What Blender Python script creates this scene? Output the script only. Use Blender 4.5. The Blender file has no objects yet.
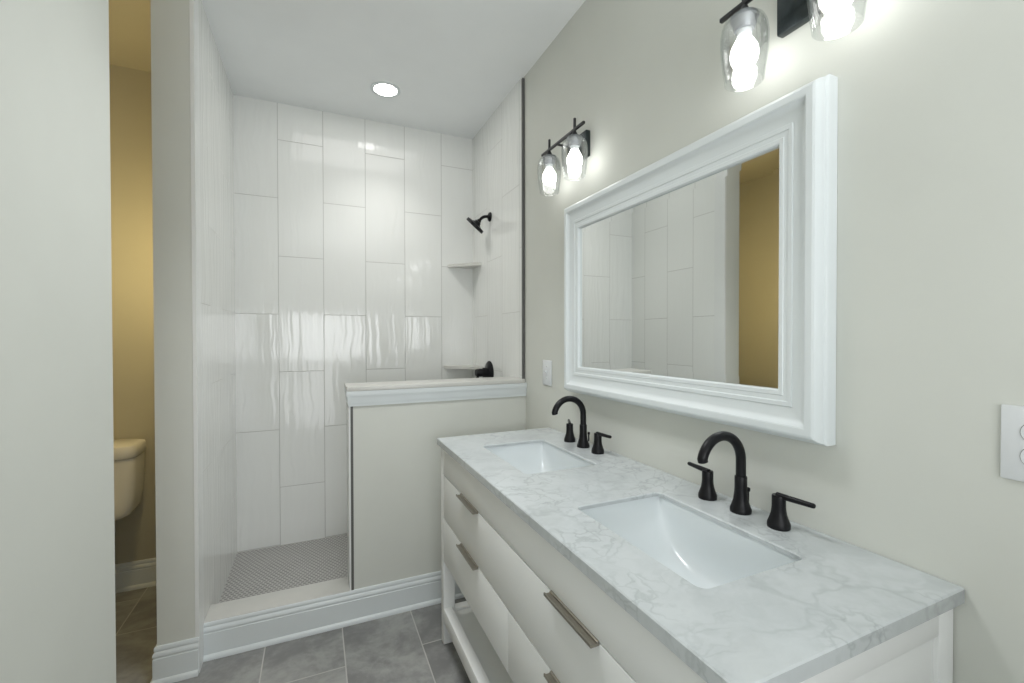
import bpy, bmesh, math, random
from mathutils import Vector, Matrix

SC = bpy.context.scene
COL = SC.collection

# ------------------------------------------------------------------ camera
CAM = dict(cx=-1.0371, h=1.3193, f=444.03, yaw=.4159, pitch=-.0107, roll=.0016)
cd = bpy.data.cameras.new('camera')
cam = bpy.data.objects.new('camera', cd)
COL.objects.link(cam)
cd.sensor_fit = 'HORIZONTAL'
cd.sensor_width = 36.0
cd.lens = CAM['f'] / 1024 * 36.0
cd.clip_start = 0.02
cy, sy = math.cos(CAM['yaw']), math.sin(CAM['yaw'])
cp, sp = math.cos(CAM['pitch']), math.sin(CAM['pitch'])
R0 = Vector((cy, -sy, 0))
F0 = Vector((sy * cp, cy * cp, sp))
U0 = Vector((-sy * sp, -cy * sp, cp))
cr, sr = math.cos(CAM['roll']), math.sin(CAM['roll'])
R1 = cr * R0 - sr * U0
U1 = sr * R0 + cr * U0
M = Matrix((R1, U1, -F0)).transposed().to_4x4()
M.translation = Vector((CAM['cx'], 0, CAM['h']))
cam.matrix_world = M
SC.camera = cam

# ------------------------------------------------------------------ world, exposure, large lights
w = bpy.data.worlds.new('world')
SC.world = w
w.use_nodes = True
w.node_tree.nodes['Background'].inputs[0].default_value = (0.95, 0.98, 1.0, 1)
w.node_tree.nodes['Background'].inputs[1].default_value = 0.25
SC.view_settings.view_transform = 'Standard'
SC.view_settings.look = 'None'
SC.view_settings.exposure = 0.2
SC.view_settings.gamma = 1.0
SC.view_settings.use_curve_mapping = False
SC.cycles.max_bounces = 10
SC.cycles.diffuse_bounces = 6
SC.cycles.glossy_bounces = 6
SC.cycles.transparent_max_bounces = 16
SC.cycles.sample_clamp_indirect = 4.0
SC.cycles.use_denoising = True


def area(name, loc, target, sx, sy_, power, color=(1, 1, 1)):
    ld = bpy.data.lights.new(name, 'AREA')
    ld.shape = 'RECTANGLE'
    ld.size, ld.size_y = sx, sy_
    ld.energy = power
    ld.color = color
    o = bpy.data.objects.new(name, ld)
    COL.objects.link(o)
    o.location = loc
    d = Vector(target) - Vector(loc)
    o.rotation_euler = d.to_track_quat('-Z', 'Y').to_euler()
    return o


def spot(name, loc, ang, power, color, blend=.5, soft=.06):
    ld = bpy.data.lights.new(name, 'SPOT')
    ld.energy = power
    ld.color = color
    ld.spot_size = math.radians(ang)
    ld.spot_blend = blend
    ld.shadow_soft_size = soft
    o = bpy.data.objects.new(name, ld)
    COL.objects.link(o)
    o.location = loc
    return o


area('added_bounce_fill', (-0.9, -1.0, 1.35), (-0.95, -0.1, 2.7), 1.2, 1.2, 27, (0.96, 0.98, 1.0))  # added fill behind the camera, aimed up to brighten ceiling and room
area('shower_fill_light', (-0.75, 2.45, 2.69), (-0.75, 2.45, 0), 0.8, 0.5, 2.3, (1.0, 0.98, 0.95))
spot('shower_downlight', (-.667, 2.607, 2.70), 112, 21, (1.0, .985, .95), 1.0)
spot('added_room_fill', (-.84, 1.25, 2.70), 108, 86, (.97, .99, 1.0), .8, .28)  # added unseen spot above the frame, no fitting; lifts counter and floor
fl = spot('added_low_fill', (-1.0, -1.0, .50), 52, 24, (.97, .99, 1.0), .6, .5)  # added fill behind the camera, brightens the lower walls
fl.rotation_euler = (Vector((-1.08, 2.5, .38)) - fl.location).to_track_quat('-Z', 'Y').to_euler()
pl = bpy.data.lights.new('toilet_room_bulb', 'POINT')
pl.energy = 11.0
pl.color = (1.0, 0.79, 0.40)
pl.shadow_soft_size = 0.05
plo = bpy.data.objects.new('toilet_room_bulb', pl)
COL.objects.link(plo)
plo.location = (-1.68, 2.32, 1.72)

# ------------------------------------------------------------------ dimensions (metres)
HC = 2.7226          # ceiling
YB = 3.0121          # tiled back wall
XL = -1.465          # tiled left wall face
XJ = -1.598          # toilet-room face of the partition
YJ = 2.0856          # partition end
YP = 2.166           # half wall front face
XP = -0.890          # half wall end
YN = 1.32            # end of the near left wall
YF = -3.0            # back end of the room behind the camera


# ------------------------------------------------------------------ node helpers
class NT:
    def __init__(self, name):
        m = bpy.data.materials.new(name)
        m.use_nodes = True
        self.m = m
        self.t = m.node_tree
        self.b = self.t.nodes['Principled BSDF']

    def n(self, typ, **kw):
        nd = self.t.nodes.new(typ)
        for k, v in kw.items():
            setattr(nd, k, v)
        return nd

    def l(self, a, b):
        self.t.links.new(a, b)

    def math(self, op, a, b=None, c=None, clamp=False):
        nd = self.n('ShaderNodeMath', operation=op, use_clamp=clamp)
        for i, v in enumerate((a, b, c)):
            if v is None:
                continue
            if isinstance(v, (int, float)):
                nd.inputs[i].default_value = v
            else:
                self.l(v, nd.inputs[i])
        return nd.outputs[0]

    def xyz(self):
        tc = self.n('ShaderNodeTexCoord')
        s = self.n('ShaderNodeSeparateXYZ')
        self.l(tc.outputs['Object'], s.inputs[0])
        return tc.outputs['Object'], s.outputs

    def comb(self, x, y, z):
        nd = self.n('ShaderNodeCombineXYZ')
        for i, v in enumerate((x, y, z)):
            if isinstance(v, (int, float)):
                nd.inputs[i].default_value = v
            else:
                self.l(v, nd.inputs[i])
        return nd.outputs[0]

    def noise(self, vec, scale, detail=3, rough=.5, dist=0.0):
        nd = self.n('ShaderNodeTexNoise')
        nd.inputs['Scale'].default_value = scale
        nd.inputs['Detail'].default_value = detail
        nd.inputs['Roughness'].default_value = rough
        nd.inputs['Distortion'].default_value = dist
        if vec is not None:
            self.l(vec, nd.inputs['Vector'])
        return nd

    def maprange(self, v, a, b, c=0.0, d=1.0, smooth=True):
        nd = self.n('ShaderNodeMapRange')
        nd.interpolation_type = 'SMOOTHSTEP' if smooth else 'LINEAR'
        self.l(v, nd.inputs['Value'])
        for i, x in zip((1, 2, 3, 4), (a, b, c, d)):
            nd.inputs[i].default_value = x
        return nd.outputs[0]

    def mix(self, f, a, b, typ='MIX'):
        nd = self.n('ShaderNodeMix', data_type='RGBA', blend_type=typ)
        if isinstance(f, (int, float)):
            nd.inputs[0].default_value = f
        else:
            self.l(f, nd.inputs[0])
        for i, v in ((6, a), (7, b)):
            if isinstance(v, tuple):
                nd.inputs[i].default_value = (*v[:3], 1)
            else:
                self.l(v, nd.inputs[i])
        return nd.outputs[2]

    def bump(self, h, strength, dist=.002):
        nd = self.n('ShaderNodeBump')
        nd.inputs['Strength'].default_value = strength
        nd.inputs['Distance'].default_value = dist
        self.l(h, nd.inputs['Height'])
        self.l(nd.outputs[0], self.b.inputs['Normal'])


def simple(name, col, rough=.5, metal=0.0, var=0.03, scale=6, bump=0.0, bscale=200, spec=.5):
    t = NT(name)
    vec, _ = t.xyz()
    nz = t.noise(vec, scale, 3)
    lo = tuple(c * (1 - var) for c in col)
    hi = tuple(min(1, c * (1 + var)) for c in col)
    t.l(t.mix(nz.outputs['Fac'], lo, hi), t.b.inputs['Base Color'])
    t.b.inputs['Roughness'].default_value = rough
    t.b.inputs['Metallic'].default_value = metal
    t.b.inputs['Specular IOR Level'].default_value = spec
    if bump:
        t.bump(t.noise(vec, bscale, 2).outputs['Fac'], bump, .001)
    return t.m


def tile_cells(t, U, V, w_, h_, u0, v0):
    cu = t.math('DIVIDE', t.math('SUBTRACT', U, u0), w_)
    col = t.math('FLOOR', cu)
    par = t.math('FLOORED_MODULO', col, 2.0)
    cv = t.math('ADD', t.math('DIVIDE', t.math('SUBTRACT', V, v0), h_), t.math('MULTIPLY', par, .5))
    fu, fv = t.math('FRACT', cu), t.math('FRACT', cv)
    eu = t.math('MULTIPLY', t.math('MINIMUM', fu, t.math('SUBTRACT', 1.0, fu)), w_)
    ev = t.math('MULTIPLY', t.math('MINIMUM', fv, t.math('SUBTRACT', 1.0, fv)), h_)
    d = t.math('MINIMUM', eu, ev)
    return d, col, t.math('FLOOR', cv)


def wall_tile(name, axis, u0, relief=.5):
    t = NT(name)
    vec, s = t.xyz()
    U = s['X'] if axis == 'x' else s['Y']
    V = s['Z']
    d, ci, ri = tile_cells(t, U, V, .2505, .697, u0, .412)
    grout = t.maprange(d, .0010, .0022, 1.0, 0.0)
    wn = t.n('ShaderNodeTexWhiteNoise', noise_dimensions='2D')
    t.l(t.comb(ci, ri, 0), wn.inputs['Vector'])
    tone = t.maprange(wn.outputs['Value'], 0, 1, .975, 1.0, False)
    base = t.mix(1.0, (.80, .81, .79), t.comb(tone, tone, tone), 'MULTIPLY')
    t.l(t.mix(grout, base, (.50, .50, .48)), t.b.inputs['Base Color'])
    t.l(t.maprange(grout, 0, 1, .085, .6), t.b.inputs['Roughness'])
    # soft wavy vertical relief of the glazed tile
    jit = t.math('MULTIPLY', wn.outputs['Value'], 7.0)
    wob = t.noise(t.comb(t.math('MULTIPLY', U, 3.0), t.math('MULTIPLY', V, 5.0), jit), 1.0, 2)
    uu = t.math('ADD', t.math('MULTIPLY', U, 34.0), t.math('MULTIPLY', wob.outputs['Fac'], 2.6))
    rid = t.noise(t.comb(uu, t.math('MULTIPLY', V, 2.2), jit), 1.0, 1)
    hgt = t.math('SUBTRACT', t.math('MULTIPLY', rid.outputs['Fac'], 1.0), t.math('MULTIPLY', grout, 1.2))
    t.bump(hgt, relief, .0048)
    return t.m


def floor_tile(name):
    t = NT(name)
    vec, s = t.xyz()
    d, ci, ri = tile_cells(t, s['X'], s['Y'], .307, .61, -.935, 1.58)
    grout = t.maprange(d, .0018, .0030, 1.0, 0.0)
    wn = t.n('ShaderNodeTexWhiteNoise', noise_dimensions='2D')
    t.l(t.comb(ci, ri, 3), wn.inputs['Vector'])
    off = t.math('MULTIPLY', wn.outputs['Value'], 9.0)
    v2 = t.comb(s['X'], s['Y'], off)
    n1 = t.noise(v2, 4.5, 5, .6, .6)
    n2 = t.noise(v2, 30, 4, .65)
    f = t.math('ADD', t.math('MULTIPLY', n1.outputs['Fac'], .75), t.math('MULTIPLY', n2.outputs['Fac'], .25))
    f = t.maprange(f, .38, .64, 0, 1)
    base = t.mix(f, (.195, .195, .193), (.345, .348, .338))
    t.l(t.mix(grout, base, (.46, .45, .435)), t.b.inputs['Base Color'])
    t.l(t.maprange(n2.outputs['Fac'], .3, .7, .38, .55), t.b.inputs['Roughness'])
    t.bump(t.math('SUBTRACT', t.math('MULTIPLY', n2.outputs['Fac'], .3), grout), .35, .0015)
    return t.m


def mosaic(name):
    t = NT(name)
    vec, s = t.xyz()
    a = .0215
    b = a * math.sqrt(3)

    def lat(o):
        fu = t.math('FRACT', t.math('ADD', t.math('DIVIDE', s['X'], a), o))
        fv = t.math('FRACT', t.math('ADD', t.math('DIVIDE', s['Y'], b), o))
        x = t.math('MULTIPLY', t.math('SUBTRACT', fu, .5), a)
        y = t.math('MULTIPLY', t.math('SUBTRACT', fv, .5), b)
        return t.math('SQRT', t.math('ADD', t.math('MULTIPLY', x, x), t.math('MULTIPLY', y, y)))
    d = t.math('MINIMUM', lat(0.0), lat(0.5))
    g = t.maprange(d, .0082, .0096, 0, 1)
    n = t.noise(vec, 9, 4, .6)
    base = t.mix(n.outputs['Fac'], (.20, .198, .19), (.31, .305, .295))
    t.l(t.mix(g, base, (.50, .49, .47)), t.b.inputs['Base Color'])
    t.b.inputs['Roughness'].default_value = .4
    t.bump(t.math('SUBTRACT', 1.0, g), .4, .0015)
    return t.m


def marble(name):
    t = NT(name)
    vec, s = t.xyz()
    d1 = t.noise(vec, 3.2, 4, .6)
    d2 = t.noise(vec, 14, 4, .6)

    def warp(amt1, amt2):
        v = t.n('ShaderNodeVectorMath', operation='SCALE')
        t.l(d1.outputs['Color'], v.inputs[0])
        v.inputs['Scale'].default_value = amt1
        v2 = t.n('ShaderNodeVectorMath', operation='SCALE')
        t.l(d2.outputs['Color'], v2.inputs[0])
        v2.inputs['Scale'].default_value = amt2
        a = t.n('ShaderNodeVectorMath', operation='ADD')
        t.l(vec, a.inputs[0])
        t.l(v.outputs[0], a.inputs[1])
        c = t.n('ShaderNodeVectorMath', operation='ADD')
        t.l(a.outputs[0], c.inputs[0])
        t.l(v2.outputs[0], c.inputs[1])
        return c.outputs[0]

    def veins(scale, wv, width):
        v = t.n('ShaderNodeTexVoronoi', feature='DISTANCE_TO_EDGE')
        v.inputs['Scale'].default_value = scale
        t.l(wv, v.inputs['Vector'])
        return t.maprange(v.outputs['Distance'], 0, width, 1, 0)
    big = veins(4.2, warp(.45, .05), .055)
    fine = veins(17.0, warp(.34, .09), .10)
    m1 = t.maprange(t.noise(vec, 2.3, 3).outputs['Fac'], .38, .62, .12, 1)
    m2 = t.maprange(t.noise(vec, 5.5, 3).outputs['Fac'], .42, .62, .0, 1)
    cloud = t.maprange(t.noise(warp(.25, .03), 6.5, 5, .65).outputs['Fac'], .35, .7, 0, 1)
    f = t.math('ADD', t.math('MULTIPLY', t.math('MULTIPLY', big, m1), .18),
               t.math('MULTIPLY', t.math('MULTIPLY', fine, m2), .28))
    f = t.math('ADD', f, t.math('MULTIPLY', cloud, .26), clamp=True)
    t.l(t.mix(f, (.54, .57, .58), (.25, .27, .275)), t.b.inputs['Base Color'])
    t.b.inputs['Roughness'].default_value = .22
    return t.m


def glow(name, col, strength):
    t = NT(name)
    t.b.inputs['Base Color'].default_value = (*col, 1)
    t.b.inputs['Emission Color'].default_value = (*col, 1)
    t.b.inputs['Emission Strength'].default_value = strength
    return t.m


def thin_glass(name):
    t = NT(name)
    vec, s = t.xyz()
    lw = t.n('ShaderNodeLayerWeight')
    lw.inputs['Blend'].default_value = .35
    nz = t.noise(vec, 60, 2)
    tr = t.n('ShaderNodeBsdfTransparent')
    tint = t.mix(t.math('POWER', lw.outputs['Facing'], 2.5), (.99, .995, .995), (.88, .91, .91))
    t.l(tint, tr.inputs[0])
    gl = t.n('ShaderNodeBsdfGlossy')
    gl.inputs['Roughness'].default_value = .03
    fac = t.math('ADD', t.math('MULTIPLY', lw.outputs['Fresnel'], .35), .02, clamp=True)
    bp = t.n('ShaderNodeBump')
    bp.inputs['Strength'].default_value = .15
    bp.inputs['Distance'].default_value = .003
    t.l(nz.outputs['Fac'], bp.inputs['Height'])
    t.l(bp.outputs[0], gl.inputs['Normal'])
    mx = t.n('ShaderNodeMixShader')
    t.l(fac, mx.inputs[0])
    t.l(tr.outputs[0], mx.inputs[1])
    t.l(gl.outputs[0], mx.inputs[2])
    out = [n for n in t.t.nodes if n.type == 'OUTPUT_MATERIAL'][0]
    t.l(mx.outputs[0], out.inputs['Surface'])
    return t.m


MAT = dict(
    paint=simple('greige_wall_paint', (.615, .626, .582), .65, bump=.05, bscale=350),
    tan=simple('tan_toilet_room_paint', (.44, .415, .325), .65),
    ceil=simple('ceiling_paint', (.84, .86, .865), .8),
    white=simple('white_trim_paint', (.68, .72, .73), .35, var=.015),
    vanity=simple('warm_white_cabinet_paint', (.78, .79, .78), .55, var=.015),
    frame=simple('mirror_frame_paint', (.69, .73, .74), .3, var=.01),
    tile_back=wall_tile('glazed_tile_back', 'x', -.239),
    tile_right=wall_tile('glazed_tile_right', 'y', 2.467, .38),
    tile_left=wall_tile('glazed_tile_left', 'y', 2.35, .28),
    tile_plain=simple('glazed_tile_edge', (.77, .78, .77), .25),
    floor=floor_tile('grey_floor_tile'),
    mosaic=mosaic('grey_penny_mosaic'),
    marble=marble('carrara_marble'),
    sill=simple('cream_stone', (.56, .555, .525), .3, var=.05, scale=18),
    shelfstone=simple('shelf_stone', (.62, .615, .58), .3, var=.05, scale=18),
    black=simple('matte_black_metal', (.008, .008, .0095), .34, .0, var=.1, spec=.22),
    fixture=simple('dark_bronze_metal', (.03, .03, .032), .35, .4, var=.1),
    edge=simple('dark_edge_trim', (.10, .10, .095), .5),
    plate=simple('dark_backplate_metal', (.045, .055, .058), .25, .7, var=.3, scale=25),
    socket=simple('brushed_grey_socket', (.24, .25, .26), .4, .6),
    pull=simple('brushed_gunmetal', (.30, .28, .24), .30, .85, var=.15, scale=40),
    porcelain=simple('white_porcelain', (.68, .72, .735), .2, var=.01),
    toilet=simple('toilet_porcelain', (.75, .73, .68), .12, var=.01),
    plastic=simple('white_plastic', (.70, .72, .735), .3, var=.01),
    chrome=simple('chrome', (.75, .75, .75), .12, 1.0, var=.02),
    dark=simple('dark_slot', (.06, .06, .06), .6),
    bulb=glow('lit_bulb_glass', (1.0, .99, .96), 8.0),
    can=glow('lit_downlight_lens', (1.0, .985, .95), 8.0),
    glass=thin_glass('clear_seeded_glass'),
)
mm = NT('silvered_mirror')
mm.b.inputs['Base Color'].default_value = (.86, .88, .87, 1)
mm.b.inputs['Metallic'].default_value = 1.0
mm.b.inputs['Roughness'].default_value = .01
MAT['mirror'] = mm.m


# ------------------------------------------------------------------ mesh helpers
def box(bm, lo, hi, bev=0.0, seg=2):
    r = bmesh.ops.create_cube(bm, size=1.0)
    vs = r['verts']
    c = [(a + b) / 2 for a, b in zip(lo, hi)]
    s = [abs(b - a) for a, b in zip(lo, hi)]
    for v in vs:
        v.co = Vector((c[i] + v.co[i] * s[i] for i in range(3)))
    if bev:
        es = list({e for v in vs for e in v.link_edges})
        bmesh.ops.bevel(bm, geom=es, offset=bev, segments=seg, affect='EDGES', profile=.5)


def lathe(bm, prof, origin=(0, 0, 0), axis='z', seg=32, cap0=True, cap1=True):
    """prof: list of (radius, height along axis)."""
    ox, oy, oz = origin
    rings = []
    for r, h in prof:
        ring = []
        for k in range(seg):
            a = 2 * math.pi * k / seg
            p, q = r * math.cos(a), r * math.sin(a)
            if axis == 'z':
                co = (ox + p, oy + q, oz + h)
            elif axis == 'x':
                co = (ox + h, oy + p, oz + q)
            else:
                co = (ox + q, oy + h, oz + p)
            ring.append(bm.verts.new(co))
        rings.append(ring)
    for a, b in zip(rings, rings[1:]):
        for k in range(seg):
            bm.faces.new((a[k], a[(k + 1) % seg], b[(k + 1) % seg], b[k]))
    if cap0:
        bm.faces.new(list(reversed(rings[0])))
    if cap1:
        bm.faces.new(rings[-1])


def tube(bm, pts, rad, seg=16):
    pts = [Vector(p) for p in pts]
    rads = rad if isinstance(rad, (list, tuple)) else [rad] * len(pts)
    tang = []
    for i in range(len(pts)):
        a = pts[max(0, i - 1)]
        b = pts[min(len(pts) - 1, i + 1)]
        tang.append((b - a).normalized())
    nrm = tang[0].orthogonal().normalized()
    rings = []
    for i, p in enumerate(pts):
        nrm = (nrm - tang[i] * nrm.dot(tang[i])).normalized()
        bi = tang[i].cross(nrm)
        rings.append([bm.verts.new(p + rads[i] * (math.cos(2 * math.pi * k / seg) * nrm +
                                                  math.sin(2 * math.pi * k / seg) * bi)) for k in range(seg)])
    for a, b in zip(rings, rings[1:]):
        for k in range(seg):
            bm.faces.new((a[k], a[(k + 1) % seg], b[(k + 1) % seg], b[k]))
    bm.faces.new(list(reversed(rings[0])))
    bm.faces.new(rings[-1])


def loft(bm, loops, cap0=True, cap1=True, closed=True):
    rings = [[bm.verts.new(p) for p in lp] for lp in loops]
    n = len(rings[0])
    for a, b in zip(rings, rings[1:]):
        for k in range(n if closed else n - 1):
            bm.faces.new((a[k], a[(k + 1) % n], b[(k + 1) % n], b[k]))
    if cap0:
        bm.faces.new(list(reversed(rings[0])))
    if cap1:
        bm.faces.new(rings[-1])
    return rings


def rrect(x0, x1, y0, y1, r, z, n=6):
    pts = []
    for cx_, cy_, a0 in ((x1 - r, y1 - r, 0), (x0 + r, y1 - r, 90), (x0 + r, y0 + r, 180), (x1 - r, y0 + r, 270)):
        for k in range(n + 1):
            a = math.radians(a0 + 90 * k / n)
            pts.append((cx_ + r * math.cos(a), cy_ + r * math.sin(a), z))
    return pts


def build(name, bm, mat, parent=None, loc=None, smooth=40):
    bmesh.ops.recalc_face_normals(bm, faces=bm.faces)
    me = bpy.data.meshes.new(name)
    bm.to_mesh(me)
    bm.free()
    me.materials.append(MAT[mat])
    if smooth:
        for p in me.polygons:
            p.use_smooth = True
        me.set_sharp_from_angle(angle=math.radians(smooth))
    o = bpy.data.objects.new(name, me)
    COL.objects.link(o)
    if parent:
        o.parent = parent
    if loc:
        o.location = loc
    return o


def tag(o, label, cat, group=None):
    o['label'] = label
    o['category'] = cat
    if group:
        o['group'] = group
    return o


def thing(name, loc, label, cat, group=None):
    o = bpy.data.objects.new(name, None)
    o.empty_display_size = .05
    COL.objects.link(o)
    o.location = loc
    return tag(o, label, cat, group)


def dup(o, loc=None, parent=None):
    c = o.copy()
    COL.objects.link(c)
    if parent:
        c.parent = parent
    if loc is not None:
        c.location = loc
    for ch in o.children:
        dup(ch, None, c)
    return c


def B():
    return bmesh.new()


def sbox(name, lo, hi, mat, bev=0.0):
    b = B()
    box(b, lo, hi, bev)
    o = build(name, b, mat, smooth=0)
    o['kind'] = 'structure'
    return o


# ------------------------------------------------------------------ room shell
sbox('floor', (-2.75, YF, -.06), (.14, 3.14, 0), 'floor')
sbox('ceiling', (-2.75, YF, HC), (.14, 3.14, HC + .06), 'ceil')
sbox('ceiling_toilet', (-2.62, .47, HC - .003), (XJ, 2.93, HC), 'tan')
sbox('wall_right', (0, YF, 0), (.12, 3.14, HC), 'paint')
sbox('wall_back', (XJ, YB + .012, 0), (0, 3.14, HC), 'paint')
sbox('wall_left', (XJ, YF, 0), (-1.470, YN, HC), 'paint')
sbox('wall_middle', (XJ, YJ, 0), (XL - .012, YB + .012, HC), 'paint')
sbox('wall_toilet_back', (-2.62, 2.93, 0), (XJ, 3.14, HC), 'tan')
sbox('wall_toilet_left', (-2.74, YF, 0), (-2.62, 3.14, HC), 'tan')
sbox('wall_toilet_front', (-2.62, .35, 0), (XJ, .47, HC), 'tan')
sbox('wall_tiled_back', (XL - .012, YB, .03), (-.001, YB + .012, HC), 'tile_back')
sbox('wall_tiled_left', (XL - .012, YJ + .001, .0), (XL, YB, HC), 'tile_left')
sbox('wall_tiled_right', (-.012, YP + .018, .03), (0, YB, HC), 'tile_right')
sbox('floor_shower', (XL, 2.30, 0), (-.012, YB, .06), 'mosaic')
sbox('wall_half', (XP, YP, 0), (0, 2.318, 1.03), 'paint')
# tiled end and inner face of the half wall
b = B()
box(b, (XP - .011, YP + .002, .15), (XP, 2.33, 1.03))
box(b, (XP - .011, 2.318, .06), (-.012, 2.33, 1.03))
o = build('wall_half_tiled', b, 'tile_plain', smooth=0)
o['kind'] = 'structure'


# profile runs -------------------------------------------------------------
def base_profile(h, k=1.0):
    return [(0, 0), (.023, 0), (.023, .006), (.021, .013), (.017, .018), (.012, .020), (.012, h - .046), (.0090, h - .043), (.0090, h - .039),
            (.0125, h - .036), (.0120, h - .028), (.0085, h - .022), (.0055, h - .020), (.0055, h - .016), (.0085, h - .014),
            (.0080, h - .006), (.0055, h - .001), (0, h)]


def run(bm, path, prof, z0=0.0, side=1, close=False):
    """sweep prof (offset, z) along an xy path; side=+1 offsets to the left of travel. Mitred corners."""
    P = [Vector((p[0], p[1])) for p in path]
    n = len(P)
    loops = []
    for i in range(n):
        ds = []
        if i > 0:
            ds.append((P[i] - P[i - 1]).normalized())
        if i < n - 1:
            ds.append((P[i + 1] - P[i]).normalized())
        ns = [Vector((-d.y, d.x)) * side for d in ds]
        m = ns[0] if len(ns) == 1 else (ns[0] + ns[1]) / (1 + ns[0].dot(ns[1]))
        loops.append([(P[i].x + m.x * o_, P[i].y + m.y * o_, z0 + z) for o_, z in prof])
    loft(bm, loops)


def baseboard(name, path, h, side):
    b = B()
    run(b, path, base_profile(h), 0.0, side)
    o = build(name, b, 'white', smooth=30)
    o['kind'] = 'structure'


baseboard('baseboard_front', [(XL + .002, YP), (-.002, YP)], .150, -1)
baseboard('baseboard_middle', [(XJ, 2.93), (XJ, YJ), (XL, YJ)], .142, -1)
baseboard('baseboard_left', [(-1.470, YF), (-1.470, YN), (XJ, YN), (XJ, .47)], .142, -1)
baseboard('baseboard_toilet', [(-2.62, 2.93), (XJ - .02, 2.93)], .142, -1)
baseboard('baseboard_right', [(0, YP - .02), (0, 1.90)], .142, -1)

# shower curb with stone sill
sbox('trim_1', (XL, YP, 0), (XP, 2.28, .132), 'tile_plain')
b = B()
box(b, (XL, YP - .004, .132), (XP - .011, 2.295, .152), .002)
o = build('trim_2', b, 'sill', smooth=30)
o['kind'] = 'structure'
# white edge strip where the left wall tile ends
sbox('trim_3', (XL - .011, YJ - .002, .0), (XL + .002, YP - .001, HC), 'tile_plain')

# half-wall cap: white apron moulding, stone slab
cap_prof = [(0, 1.0), (.008, 1.0), (.009, 1.012), (.012, 1.018), (.012, 1.036), (.016, 1.046), (.018, 1.052),
            (.018, 1.072), (0, 1.072)]
b = B()
run(b, [(XP - .0035, 2.33), (XP - .0035, YP), (-.001, YP)], cap_prof, 0, -1)
o = build('trim_4', b, 'white', smooth=30)
o['kind'] = 'structure'
b = B()
box(b, (XP - .020, YP - .021, 1.0715), (-.013, 2.340, 1.091), .002)
o = build('trim_5', b, 'sill', smooth=30)
o['kind'] = 'structure'
sbox('wall_half_core', (XP + .001, YP + .001, 1.03), (-.012, 2.32, 1.071), 'tile_plain')
# dark metal tile-edge trims
sbox('trim_6', (XP - .0035, YP - .003, .15), (XP + .0075, YP + .002, 1.0), 'edge')
sbox('trim_7', (-.0145, YP + .006, 1.0915), (-.0005, YP + .018, HC - .012), 'edge')

# ------------------------------------------------------------------ vanity
VY0, VY1, VX = .400, 1.877, -.545
ZC0, ZC = .854, .880      # underside and top of the stone
SINKS = (1.478, .772)
HOLE = (-.426, -.152, .205)  # x0, x1, half length in y

van = thing('vanity', (-.27, 1.138, 0),
            'long warm white double sink vanity with drawers and open bottom shelf, against right wall', 'vanity')
VO = Vector(van.location)


def V(p):
    return (p[0] - VO.x, p[1] - VO.y, p[2] - VO.z)


def vpart(name, boxes, mat, bev=.0015, parent=None):
    b = B()
    for lo, hi in boxes:
        box(b, V(lo), V(hi), bev)
    return build(name, b, mat, parent or van, smooth=30)


vpart('carcass', [((-.522, .452, .372), (-.006, VY1 - .052, .390)),
                  ((-.020, .452, .390), (-.006, VY1 - .052, ZC0)),
                  ((-.522, .452, .835), (-.480, VY1 - .052, ZC0 - .001)),
                  ((-.522, 1.128, .392), (-.022, 1.146, .60))], 'vanity', .0)
LEG, LEGY = .05, .036
legs = []
for lx in (VX, -.053):
    for ly in (VY0, VY1 - LEGY):
        b = B()
        box(b, V((lx, ly, .004)), V((lx + LEG, ly + LEGY, ZC0 - .0005)), .002)
        lg = build('leg', b, 'white' if False else 'vanity', van, smooth=30)
        b = B()
        box(b, V((lx + .006, ly + .006, 0)), V((lx + LEG - .006, ly + LEGY - .006, .005)))
        build('foot', b, 'dark', lg, smooth=0)
# framed end panels
for nm, ya, yb, yo in (('side_panel', VY0 + .004, VY0 + .02, VY0), ('side_panel', VY1 - .02, VY1 - .004, VY1 - .018)):
    vpart(nm, [((VX + LEG, yo, .800), (-.053, yo + .018, ZC0 - .001)),
               ((VX + LEG, yo, .372), (-.053, yo + .018, .425)),
               ((VX + LEG, yo + .007, .425), (-.053, yo + .012, .800))], 'vanity', .001)
FY0, FY1 = VY0 + LEGY + .002, VY1 - LEGY - .002
vpart('false_front', [((VX, FY0, .735), (VX + .02, FY1, ZC0 - .002))], 'vanity')
wide = vpart('drawer_front', [((VX, FY0, .549), (VX + .02, FY1, .7315))], 'vanity')
d1 = vpart('drawer_front', [((VX, 1.1475, .366), (VX + .02, FY1, .5455))], 'vanity')
d2 = vpart('drawer_front', [((VX, FY0, .366), (VX + .02, 1.1445, .5455))], 'vanity')


def pull_mesh():
    b = B()
    L = .0940
    pr_ = [(.001, -.003), (-.0185, -.003), (-.020, -.0015), (-.020, .0040), (-.0186, .0050), (-.0160, .0044),
           (-.0150, .0016), (-.0050, .0016), (-.0040, .0046), (-.002, .0056), (.001, .0056)]
    loft(b, [[(x, -L, z) for x, z in pr_], [(x, L, z) for x, z in pr_]])
    return b


p0 = build('pull', pull_mesh(), 'pull', wide, smooth=25)
p0.location = V((VX - .001, 1.4895, .7315))
for dr, yy, zz in ((wide, .7975, .7315), (d1, 1.4895, .5455), (d2, .7975, .5455)):
    c = dup(p0, V((VX - .001, yy, zz)), dr)
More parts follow.
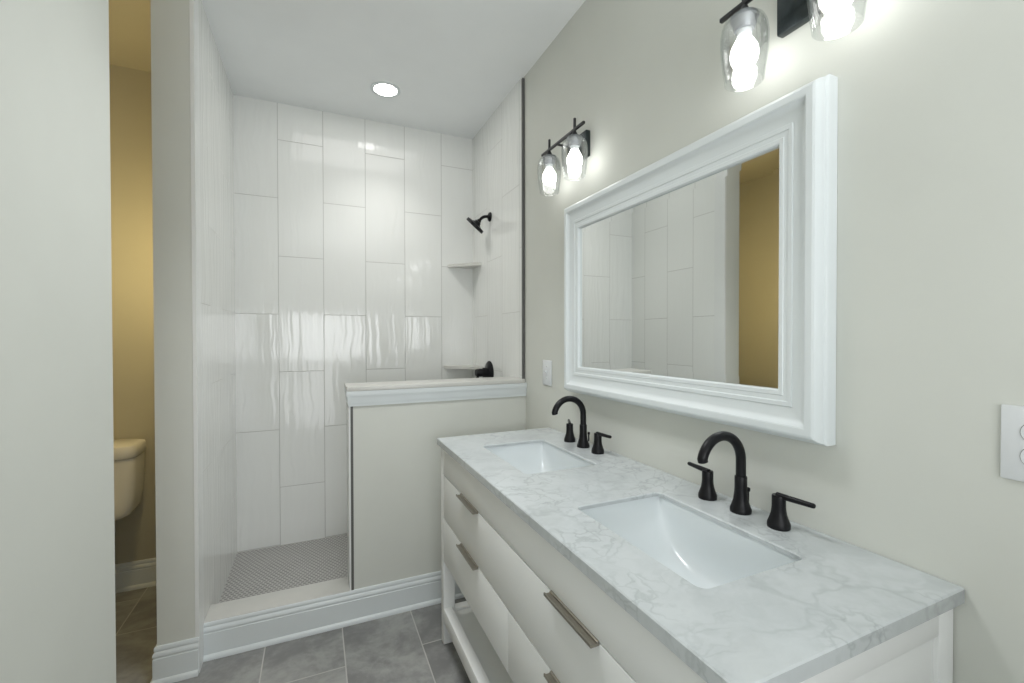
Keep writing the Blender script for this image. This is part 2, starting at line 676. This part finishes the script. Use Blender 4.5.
# bottom shelf: front and back rails, board
sh = vpart('shelf', [((-.509, VY0 + LEGY - .02, .118), (-.04, VY1 - LEGY + .02, .138))], 'vanity')
vpart('shelf_rail', [((VX, VY0 + LEGY, .100), (-.509, VY1 - LEGY, .160))], 'vanity')
vpart('shelf_rail', [((-.042, VY0 + LEGY, .092), (-.006, VY1 - LEGY, .150))], 'vanity')
vpart('shelf_rail', [((VX + LEG, VY0 + .005, .092), (-.053, VY0 + .04, .150))], 'vanity')
vpart('shelf_rail', [((VX + LEG, VY1 - .04, .092), (-.053, VY1 - .005, .150))], 'vanity')

# ------------------------------------------------------------------ countertop with two cut-outs
b = B()
ch = .0025
ox0, ox1, oy0, oy1 = -.559, -.0015, .385, 1.892


def fill(bm, loops, up):
    es = []
    for vs in loops:
        for i in range(len(vs)):
            e = bm.edges.get((vs[i], vs[(i + 1) % len(vs)])) or bm.edges.new((vs[i], vs[(i + 1) % len(vs)]))
            es.append(e)
    bmesh.ops.triangle_fill(bm, use_beauty=True, use_dissolve=False, edges=es, normal=(0, 0, up))


PD = .011
outer = loft(b, [rrect(ox0, ox1, oy0, oy1, .004, ZC0, 2), rrect(ox0, ox1, oy0, oy1, .004, ZC - ch, 2),
                 rrect(ox0 + ch, ox1 - ch, oy0 + ch, oy1 - ch, .003, ZC, 2)], False, False)
tops, bots = [outer[-1]], [outer[0]]
for yc in SINKS:
    a = (HOLE[0], HOLE[1], yc - HOLE[2], yc + HOLE[2])
    q = (a[0] - .024, a[1] + .024, a[2] - .024, a[3] + .024)
    rr = loft(b, [rrect(*q, .003, ZC0), rrect(*q, .003, ZC - PD), rrect(*a, .018, ZC - PD), rrect(*a, .018, ZC - ch),
                  rrect(a[0] - ch, a[1] + ch, a[2] - ch, a[3] + ch, .0205, ZC)], False, False)
    tops.append(rr[-1])
    bots.append(rr[0])
fill(b, tops, 1)
fill(b, bots, -1)
ct = build('countertop', b, 'marble', smooth=25)
tag(ct, 'white marble countertop with grey veins on the long vanity', 'countertop')

# ------------------------------------------------------------------ sinks (undermount)
snk = thing('sink', (-.289, SINKS[0], ZC - .011), 'white rectangular undermount sink farther away, nearer the shower half wall',
            'sink', 'sinks in the marble countertop')
b = B()
hx, hy, dep = .1395, .2075, .150
NX, NY = 36, 48


def ease(k, n):
    t = -1 + 2 * k / n
    return math.copysign(1 - (1 - abs(t)) ** 1.7, t)


grid = []
for i in range(NX + 1):
    row = []
    for j in range(NY + 1):
        sx_, ty = ease(i, NX), ease(j, NY)
        fx = (1 - abs(sx_) ** 7) ** (1 / 3.2)
        fy = (1 - abs(ty) ** 2.3) ** (1 / 1.9)
        row.append(b.verts.new((sx_ * hx, ty * hy, -.001 - dep * fx * fy)))
    grid.append(row)
for i in range(NX):
    for j in range(NY):
        b.faces.new((grid[i][j], grid[i + 1][j], grid[i + 1][j + 1], grid[i][j + 1]))
# flange and outer shell
rim = [grid[i][0] for i in range(NX + 1)] + [grid[NX][j] for j in range(1, NY + 1)] + \
      [grid[i][NY] for i in range(NX - 1, -1, -1)] + [grid[0][j] for j in range(NY - 1, 0, -1)]


def ringof(fac, z):
    out = []
    for v in rim:
        out.append(b.verts.new((v.co.x * fac[0], v.co.y * fac[1], z)))
    return out


r_a = ringof((1.13, 1.09), -.001)
r_b = ringof((1.13, 1.09), -.014)
r_c = ringof((.95, .90), -.158)
for r0, r1 in ((rim, r_a), (r_a, r_b), (r_b, r_c)):
    for k in range(len(r0)):
        b.faces.new((r0[k], r0[(k + 1) % len(r0)], r1[(k + 1) % len(r0)], r1[k]))
b.faces.new(r_c)
build('basin', b, 'porcelain', snk, smooth=60)
b = B()
lathe(b, [(.0, .0), (.030, .0), (.032, .002), (.026, .004), (.022, .0025), (0.0001, .0025)], (0, 0, -.1505), cap0=False, cap1=False)
build('drain', b, 'black', snk)
c = dup(snk, (-.289, SINKS[1], ZC - .011))
c['label'] = 'white rectangular undermount sink nearest the camera, at the right end of the countertop'

# ------------------------------------------------------------------ faucets
fau = thing('faucet', (-.065, 1.500, ZC), 'matte black gooseneck faucet with two lever handles at the sink nearer the shower',
            'faucet', 'black faucets behind the sinks')
b = B()
lathe(b, [(.0245, 0), (.025, .004), (.025, .009), (.0235, .012), (.0205, .020), (.0170, .033), (.0150, .050), (.0145, .062),
          (.0145, .088), (.0138, .0895), (.0005, .0895)], cap1=False)
build('spout_base', b, 'black', fau)
b = B()
pts = [(0, 0, z) for z in (.085, .105, .122)]
Rg = .066
for k in range(1, 27):
    a = math.radians(166 * k / 26)
    pts.append((-Rg + Rg * math.cos(a), 0, .130 + Rg * math.sin(a)))
lx, lz = pts[-1][0], pts[-1][2]
pts += [(lx + .0015, 0, lz - .006)]
tube(b, pts, .0118, 20)
build('spout', b, 'black', fau)
b = B()
tube(b, [(.012, 0, .02), (.026, 0, .022), (.026, 0, .050)], [.004, .003, .003], 10)
lathe(b, [(.0005, .046), (.005, .048), (.0055, .052), (.005, .056), (.0005, .058)], (.026, 0, 0), cap0=False, cap1=False, seg=16)
build('lift_rod', b, 'black', fau)


def handle(yoff, ang, L, dz=0.0):
    b = B()
    lathe(b, [(.0235, 0), (.024, .004), (.024, .010), (.0225, .014), (.0195, .022), (.0165, .032), (.0150, .042), (.0145, .050),
              (.0145, .072), (.0135, .0745), (.0005, .075)], cap1=False)
    h = build('handle_base', b, 'black', fau, loc=(0, yoff, 0))
    b = B()
    d = Vector((math.sin(ang), math.cos(ang), 0))
    s0 = d * -.004
    tube(b, [s0 + Vector((0, 0, .0725)), d * .012 + Vector((0, 0, .0735)), d * (L - .002) + Vector((0, 0, .076 + dz)),
             d * L + Vector((0, 0, .076 + dz))], [.0075, .0068, .0055, .0045], 14)
    build('lever', b, 'black', h)


handle(.103, math.radians(28), .07)
handle(-.1, math.pi, .080)
# second faucet
f2 = dup(fau, (-.065, .783, ZC))
f2['label'] = 'matte black gooseneck faucet with two lever handles at the sink nearest the camera'
for o in f2.children:
    if o.name.startswith('handle_base') and o.location.y > 0:
        o.rotation_euler.z = math.radians(26)

# ------------------------------------------------------------------ framed mirror
MY0, MY1, MZ0, MZ1 = .599, 1.674, 1.082, 1.880
mir = thing('framed_mirror', (0, 1.131, MZ0), 'large rectangular wall mirror in a thick white moulded frame above the vanity', 'mirror')
prof = [(0, .001), (0, .030), (.002, .034), (.005, .036), (.005, .041), (.008, .051), (.012, .057), (.017, .0595), (.030, .0600),
        (.033, .0585), (.0335, .056), (.036, .0525), (.041, .0485), (.048, .0455), (.057, .0440), (.068, .0440), (.0695, .0465), (.078, .0465),
        (.080, .0440), (.090, .0440), (.0915, .0455), (.100, .0455), (.1025, .043), (.103, .034), (.103, .020), (.02, .001)]
b = B()
loops = []
for ca, cz in ((1, 1), (-1, 1), (-1, -1), (1, -1)):
    lp = []
    for t, d in prof:
        y = (MY0 + t) if ca == 1 else (MY1 - t)
        z = (MZ0 + t * 1.10) if cz == 1 else (MZ1 - t * 1.10)
        lp.append((-d, y - 1.131, z - MZ0))
    loops.append(lp)
loops.append(loops[0])
loft(b, loops, False, False)
bmesh.ops.remove_doubles(b, verts=b.verts, dist=1e-6)
build('frame', b, 'frame', mir, smooth=22)
b = B()
g = .1035
gy0, gy1, gz0, gz1 = MY0 + g - 1.131, MY1 - g - 1.131, g * 1.10, MZ1 - MZ0 - g * 1.10


def rect(x, i):
    return [(x, gy0 + i, gz0 + i), (x, gy1 - i, gz0 + i), (x, gy1 - i, gz1 - i), (x, gy0 + i, gz1 - i)]


BW = .020
loft(b, [rect(-.024, 0), rect(-.03445, 0), rect(-.0347, BW)], True, True)
build('mirror_glass', b, 'mirror', mir, smooth=0)

# ------------------------------------------------------------------ vanity lights
vl = thing('vanity_light', (0, 1.620, 2.102), 'dark metal two light wall fixture with clear glass shades, nearer the shower',
           'wall light', 'vanity lights above the mirror')
XO, ZB = -.095, .037
b = B()
box(b, (-.022, -.075, -.041), (-.0005, .075, .065), .003)
build('backplate', b, 'plate', vl, smooth=30)
for s in (-1, 1):
    b = B()
    tube(b, [(-.020, s * .035, ZB - .004), (XO + .003, s * .035, ZB - .004)], .0048, 12)
    build('arm', b, 'fixture', vl)
b = B()
box(b, (XO - .005, -.172, ZB - .005), (XO + .005, .172, ZB + .005), .001)
build('bar', b, 'fixture', vl, smooth=30)
for s in (-1, 1):
    yy = s * .104
    b = B()
    box(b, (XO - .0045, yy - .0045, ZB - .005), (XO + .0045, yy + .0045, ZB + .045), .001)
    lathe(b, [(.005, ZB - .004), (.008, ZB - .010), (.015, ZB - .026), (.017, ZB - .030), (.0005, ZB - .0305)], (XO, yy, 0), seg=24, cap1=False)
    st = build('stem', b, 'fixture', vl, smooth=35)
    b = B()
    z = ZB - .030
    lathe(b, [(.022, z + .001), (.030, z - .001), (.0305, z - .008), (.0290, z - .010), (.0225, z - .034), (.0205, z - .036), (.0005, z - .0365)],
          (XO, yy, 0), seg=28, cap1=False)
    build('socket', b, 'socket', vl, smooth=35)
    b = B()
    lathe(b, [(.0165, z - .036), (.0165, z - .048), (.014, z - .051), (.0005, z - .0515)], (XO, yy, 0), seg=24, cap1=False)
    build('bulb_collar', b, 'plastic', vl, smooth=35)
    b = B()
    zt = z - .042
    lathe(b, [(.0145, zt - .009), (.0175, zt - .014), (.0245, zt - .026), (.0298, zt - .038), (.0315, zt - .050), (.0300, zt - .062),
              (.0245, zt - .073), (.014, zt - .080), (.0005, zt - .082)], (XO, yy, 0), seg=28, cap1=False)
    build('bulb', b, 'bulb', vl, smooth=60)
    b = B()
    lathe(b, [(.024, z - .003), (.034, z - .005), (.043, z - .013), (.0495, z - .028), (.0525, z - .048), (.0525, z - .066), (.0505, z - .096),
              (.0465, z - .128), (.0428, z - .154), (.0428, z - .157), (.0412, z - .1590), (.0392, z - .157), (.0392, z - .154), (.0437, z - .127), (.0478, z - .095), (.0498, z - .066),
              (.0498, z - .049), (.0468, z - .030), (.0408, z - .016), (.033, z - .009), (.024, z - .007)], (XO, yy, 0), seg=40, cap0=False, cap1=False)
    build('shade', b, 'glass', vl, smooth=60)
v2 = dup(vl, (0, .650, 2.079))
v2['label'] = 'dark metal two light wall fixture with clear glass shades, cut off at the top edge'

# ------------------------------------------------------------------ switch plate and outlet
sw = thing('light_switch', (0, 1.9165, 1.143), 'small white switch plate left of the mirror beside the half wall', 'light switch')
b = B()
box(b, (-.006, -.0435, -.061), (-.0003, .0435, .061), .002)
build('plate', b, 'plastic', sw, smooth=30)
b = B()
box(b, (-.0075, -.0055, -.012), (-.005, .0055, .012), .0006)
tube(b, [(-.005, 0, 0), (-.016, 0, .008)], [.0042, .0035], 10)
build('toggle', b, 'plastic', sw, smooth=30)
for s in (-1, 1):
    b = B()
    lathe(b, [(.0032, 0), (.0032, -.0012), (.0005, -.0016)], (-.0055, 0, s * .030), 'x', 12, True, False)
    build('screw', b, 'chrome', sw)

ou = thing('outlet', (0, .3025, 1.1465), 'white duplex outlet plate on the right wall, cut off by the right photo edge', 'outlet')
b = B()
box(b, (-.006, -.0405, -.0605), (-.0003, .0405, .0605), .002)
build('plate', b, 'plastic', ou, smooth=30)
for s in (-1, 1):
    b = B()
    lp = []
    for k in range(28):
        a = 2 * math.pi * k / 28
        lp.append((.0172 * math.cos(a), max(-.0125, min(.0125, .0172 * math.sin(a))) + s * .0195))
    loft(b, [[(-.005, y, z) for y, z in lp], [(-.0078, y, z) for y, z in lp],
             [(-.0083, y * .96, (z - s * .0195) * .96 + s * .0195) for y, z in lp]])
    rc = build('receptacle', b, 'plastic', ou, smooth=35)
    b = B()
    loft(b, [[(-.0058, y * 1.05, (z - s * .0195) * 1.06 + s * .0195) for y, z in lp], [(-.0063, y * 1.05, (z - s * .0195) * 1.06 + s * .0195) for y, z in lp]])
    build('gap', b, 'dark', rc, smooth=0)
    b = B()
    for q in (-.006, .006):
        box(b, (-.0086, q - .001, s * .0195 + .001), (-.0080, q + .001, s * .0195 + .008))
    lathe(b, [(.0024, 0), (.0024, -.0006)], (-.0080, 0, s * .0195 - .006), 'x', 10)
    build('slot', b, 'dark', rc, smooth=0)
b = B()
lathe(b, [(.0032, 0), (.0032, -.0012), (.0005, -.0016)], (-.0055, 0, 0), 'x', 12, True, False)
build('screw', b, 'chrome', ou)

# ------------------------------------------------------------------ shower fittings
shd = thing('showerhead', (-.012, 2.663, 2.086), 'black shower head on a curved arm high on the right tiled wall', 'shower head')
b = B()
lathe(b, [(.030, 0), (.030, -.004), (.026, -.010), (.014, -.016), (.012, -.018)], axis='x', seg=28)
build('flange', b, 'black', shd)
b = B()
arm = []
for k in range(15):
    a = math.radians(52 * k / 14)
    arm.append((-.022 - .055 * math.sin(a), 0, .0 - .055 * (1 - math.cos(a))))
arm = [(-.006, 0, 0)] + arm
ax_ = (Vector(arm[-1]) - Vector(arm[-2])).normalized()
end = Vector(arm[-1])
arm.append(tuple(end + ax_ * .012))
tube(b, arm, .0095, 14)
build('arm', b, 'black', shd)
b = B()
c0 = end + ax_ * .008
ax_ = Vector((-.60, .41, -.74)).normalized()
tube(b, [c0, c0 + ax_ * .012, c0 + ax_ * .013, c0 + ax_ * .022, c0 + ax_ * .026, c0 + ax_ * .032, c0 + ax_ * .036, c0 + ax_ * .054,
         c0 + ax_ * .056, c0 + ax_ * .057],
     [.014, .014, .021, .021, .026, .036, .066, .066, .062, .001], 32)
build('head', b, 'black', shd, smooth=35)

val = thing('shower_valve', (-.012, 2.68, 1.090), 'black round shower valve with knob handle low on right tiled wall, above the half wall', 'shower valve')
b = B()
lathe(b, [(.074, 0), (.074, -.004), (.069, -.009), (.034, -.014), (.032, -.016)], axis='x', seg=36)
build('escutcheon', b, 'black', val)
b = B()
lathe(b, [(.031, -.012), (.031, -.045), (.026, -.049), (.026, -.070), (.024, -.074), (.024, -.088), (.020, -.094), (.0005, -.095)],
      axis='x', seg=28, cap1=False)
build('handle', b, 'black', val, smooth=35)
b = B()
tube(b, [(-.080, 0, -.018), (-.084, -.004, -.045), (-.085, -.006, -.068)], [.009, .008, .006], 12)
build('lever', b, 'black', val)


def corner_shelf(z, r, label):
    o_ = thing('corner_shelf', (-.012, YB, z), label, 'shelf', 'stone corner shelves in the shower')
    bb = B()
    pts_ = [(0, 0)]
    for k in range(13):
        a = math.radians(90 * k / 12)
        q = r * (1 - .22 * math.sin(2 * a))
        pts_.append((-q * math.cos(a), -q * math.sin(a)))
    loft(bb, [[(x, y, -.020) for x, y in pts_], [(x, y, -.002) for x, y in pts_], [(x * .99, y * .99, 0) for x, y in pts_]])
    build('slab', bb, 'shelfstone', o_, smooth=30)
    return o_


corner_shelf(1.822, .185, 'cream stone corner shelf higher in the shower, below the shower head')
corner_shelf(1.120, .215, 'cream stone corner shelf lower in the shower, just above the half wall')

can = thing('recessed_light', (-.667, 2.607, HC), 'round lit recessed downlight in the ceiling over the shower', 'ceiling light')
b = B()
lathe(b, [(.082, -.0003), (.082, -.004), (.078, -.006), (.064, -.004), (.062, -.0005)], seg=44, cap0=False, cap1=False)
build('trim_ring', b, 'white', can)
b = B()
lathe(b, [(.0625, -.0008), (.061, -.0045), (.0005, -.0055)], seg=44, cap0=False, cap1=False)
build('lens', b, 'can', can)

# ------------------------------------------------------------------ toilet
to = thing('toilet', (-2.07, 2.71, 0), 'white toilet with rounded tank against the toilet room back wall, seen through the opening', 'toilet')


def sup(cx_, cy_, a, bb, n, z, seg=40):
    out = []
    for k in range(seg):
        t = 2 * math.pi * k / seg
        c_, s_ = math.cos(t), math.sin(t)
        out.append((cx_ + a * math.copysign(abs(c_) ** (2 / n), c_), cy_ + bb * math.copysign(abs(s_) ** (2 / n), s_), z))
    return out


b = B()
loft(b, [sup(0, .105, .13, .06, 4, .425), sup(0, .105, .165, .085, 4.5, .430), sup(0, .105, .190, .094, 5, .446), sup(0, .105, .204, .098, 5.5, .475),
         sup(0, .105, .212, .100, 6, .54), sup(0, .105, .217, .102, 6, .64), sup(0, .105, .219, .103, 6, .728)])
build('tank', b, 'toilet', to, smooth=50)
b = B()
loft(b, [sup(0, .103, .220, .106, 6, .730), sup(0, .103, .2245, .109, 6, .735), sup(0, .103, .2245, .109, 6, .776), sup(0, .103, .219, .104, 6, .789),
         sup(0, .103, .20, .085, 5, .795)])
build('tank_lid', b, 'toilet', to, smooth=50)
b = B()
loft(b, [sup(0, -.10, .105, .24, 3, 0), sup(0, -.10, .10, .235, 3, .06), sup(0, -.11, .105, .22, 2.6, .16), sup(0, -.17, .15, .24, 2.3, .28),
         sup(0, -.20, .178, .26, 2.2, .37), sup(0, -.20, .180, .262, 2.2, .395)])
box(b, (-.095, -.02, .30), (.095, .18, .424), .02, 3)
build('bowl', b, 'toilet', to, smooth=50)
b = B()
loft(b, [sup(0, -.205, .178, .262, 2.2, .396), sup(0, -.205, .184, .268, 2.2, .404), sup(0, -.205, .184, .268, 2.2, .414),
         sup(0, -.205, .182, .266, 2.2, .43), sup(0, -.205, .17, .25, 2.2, .437)])
build('seat', b, 'toilet', to, smooth=50)
b = B()
lathe(b, [(.011, 0), (.011, -.014), (.0005, -.015)], (-.15, .0, .70), 'y', 16, True, False)
tube(b, [(-.15, -.014, .70), (-.09, -.018, .695)], [.006, .005], 10)
build('flush_lever', b, 'chrome', to)
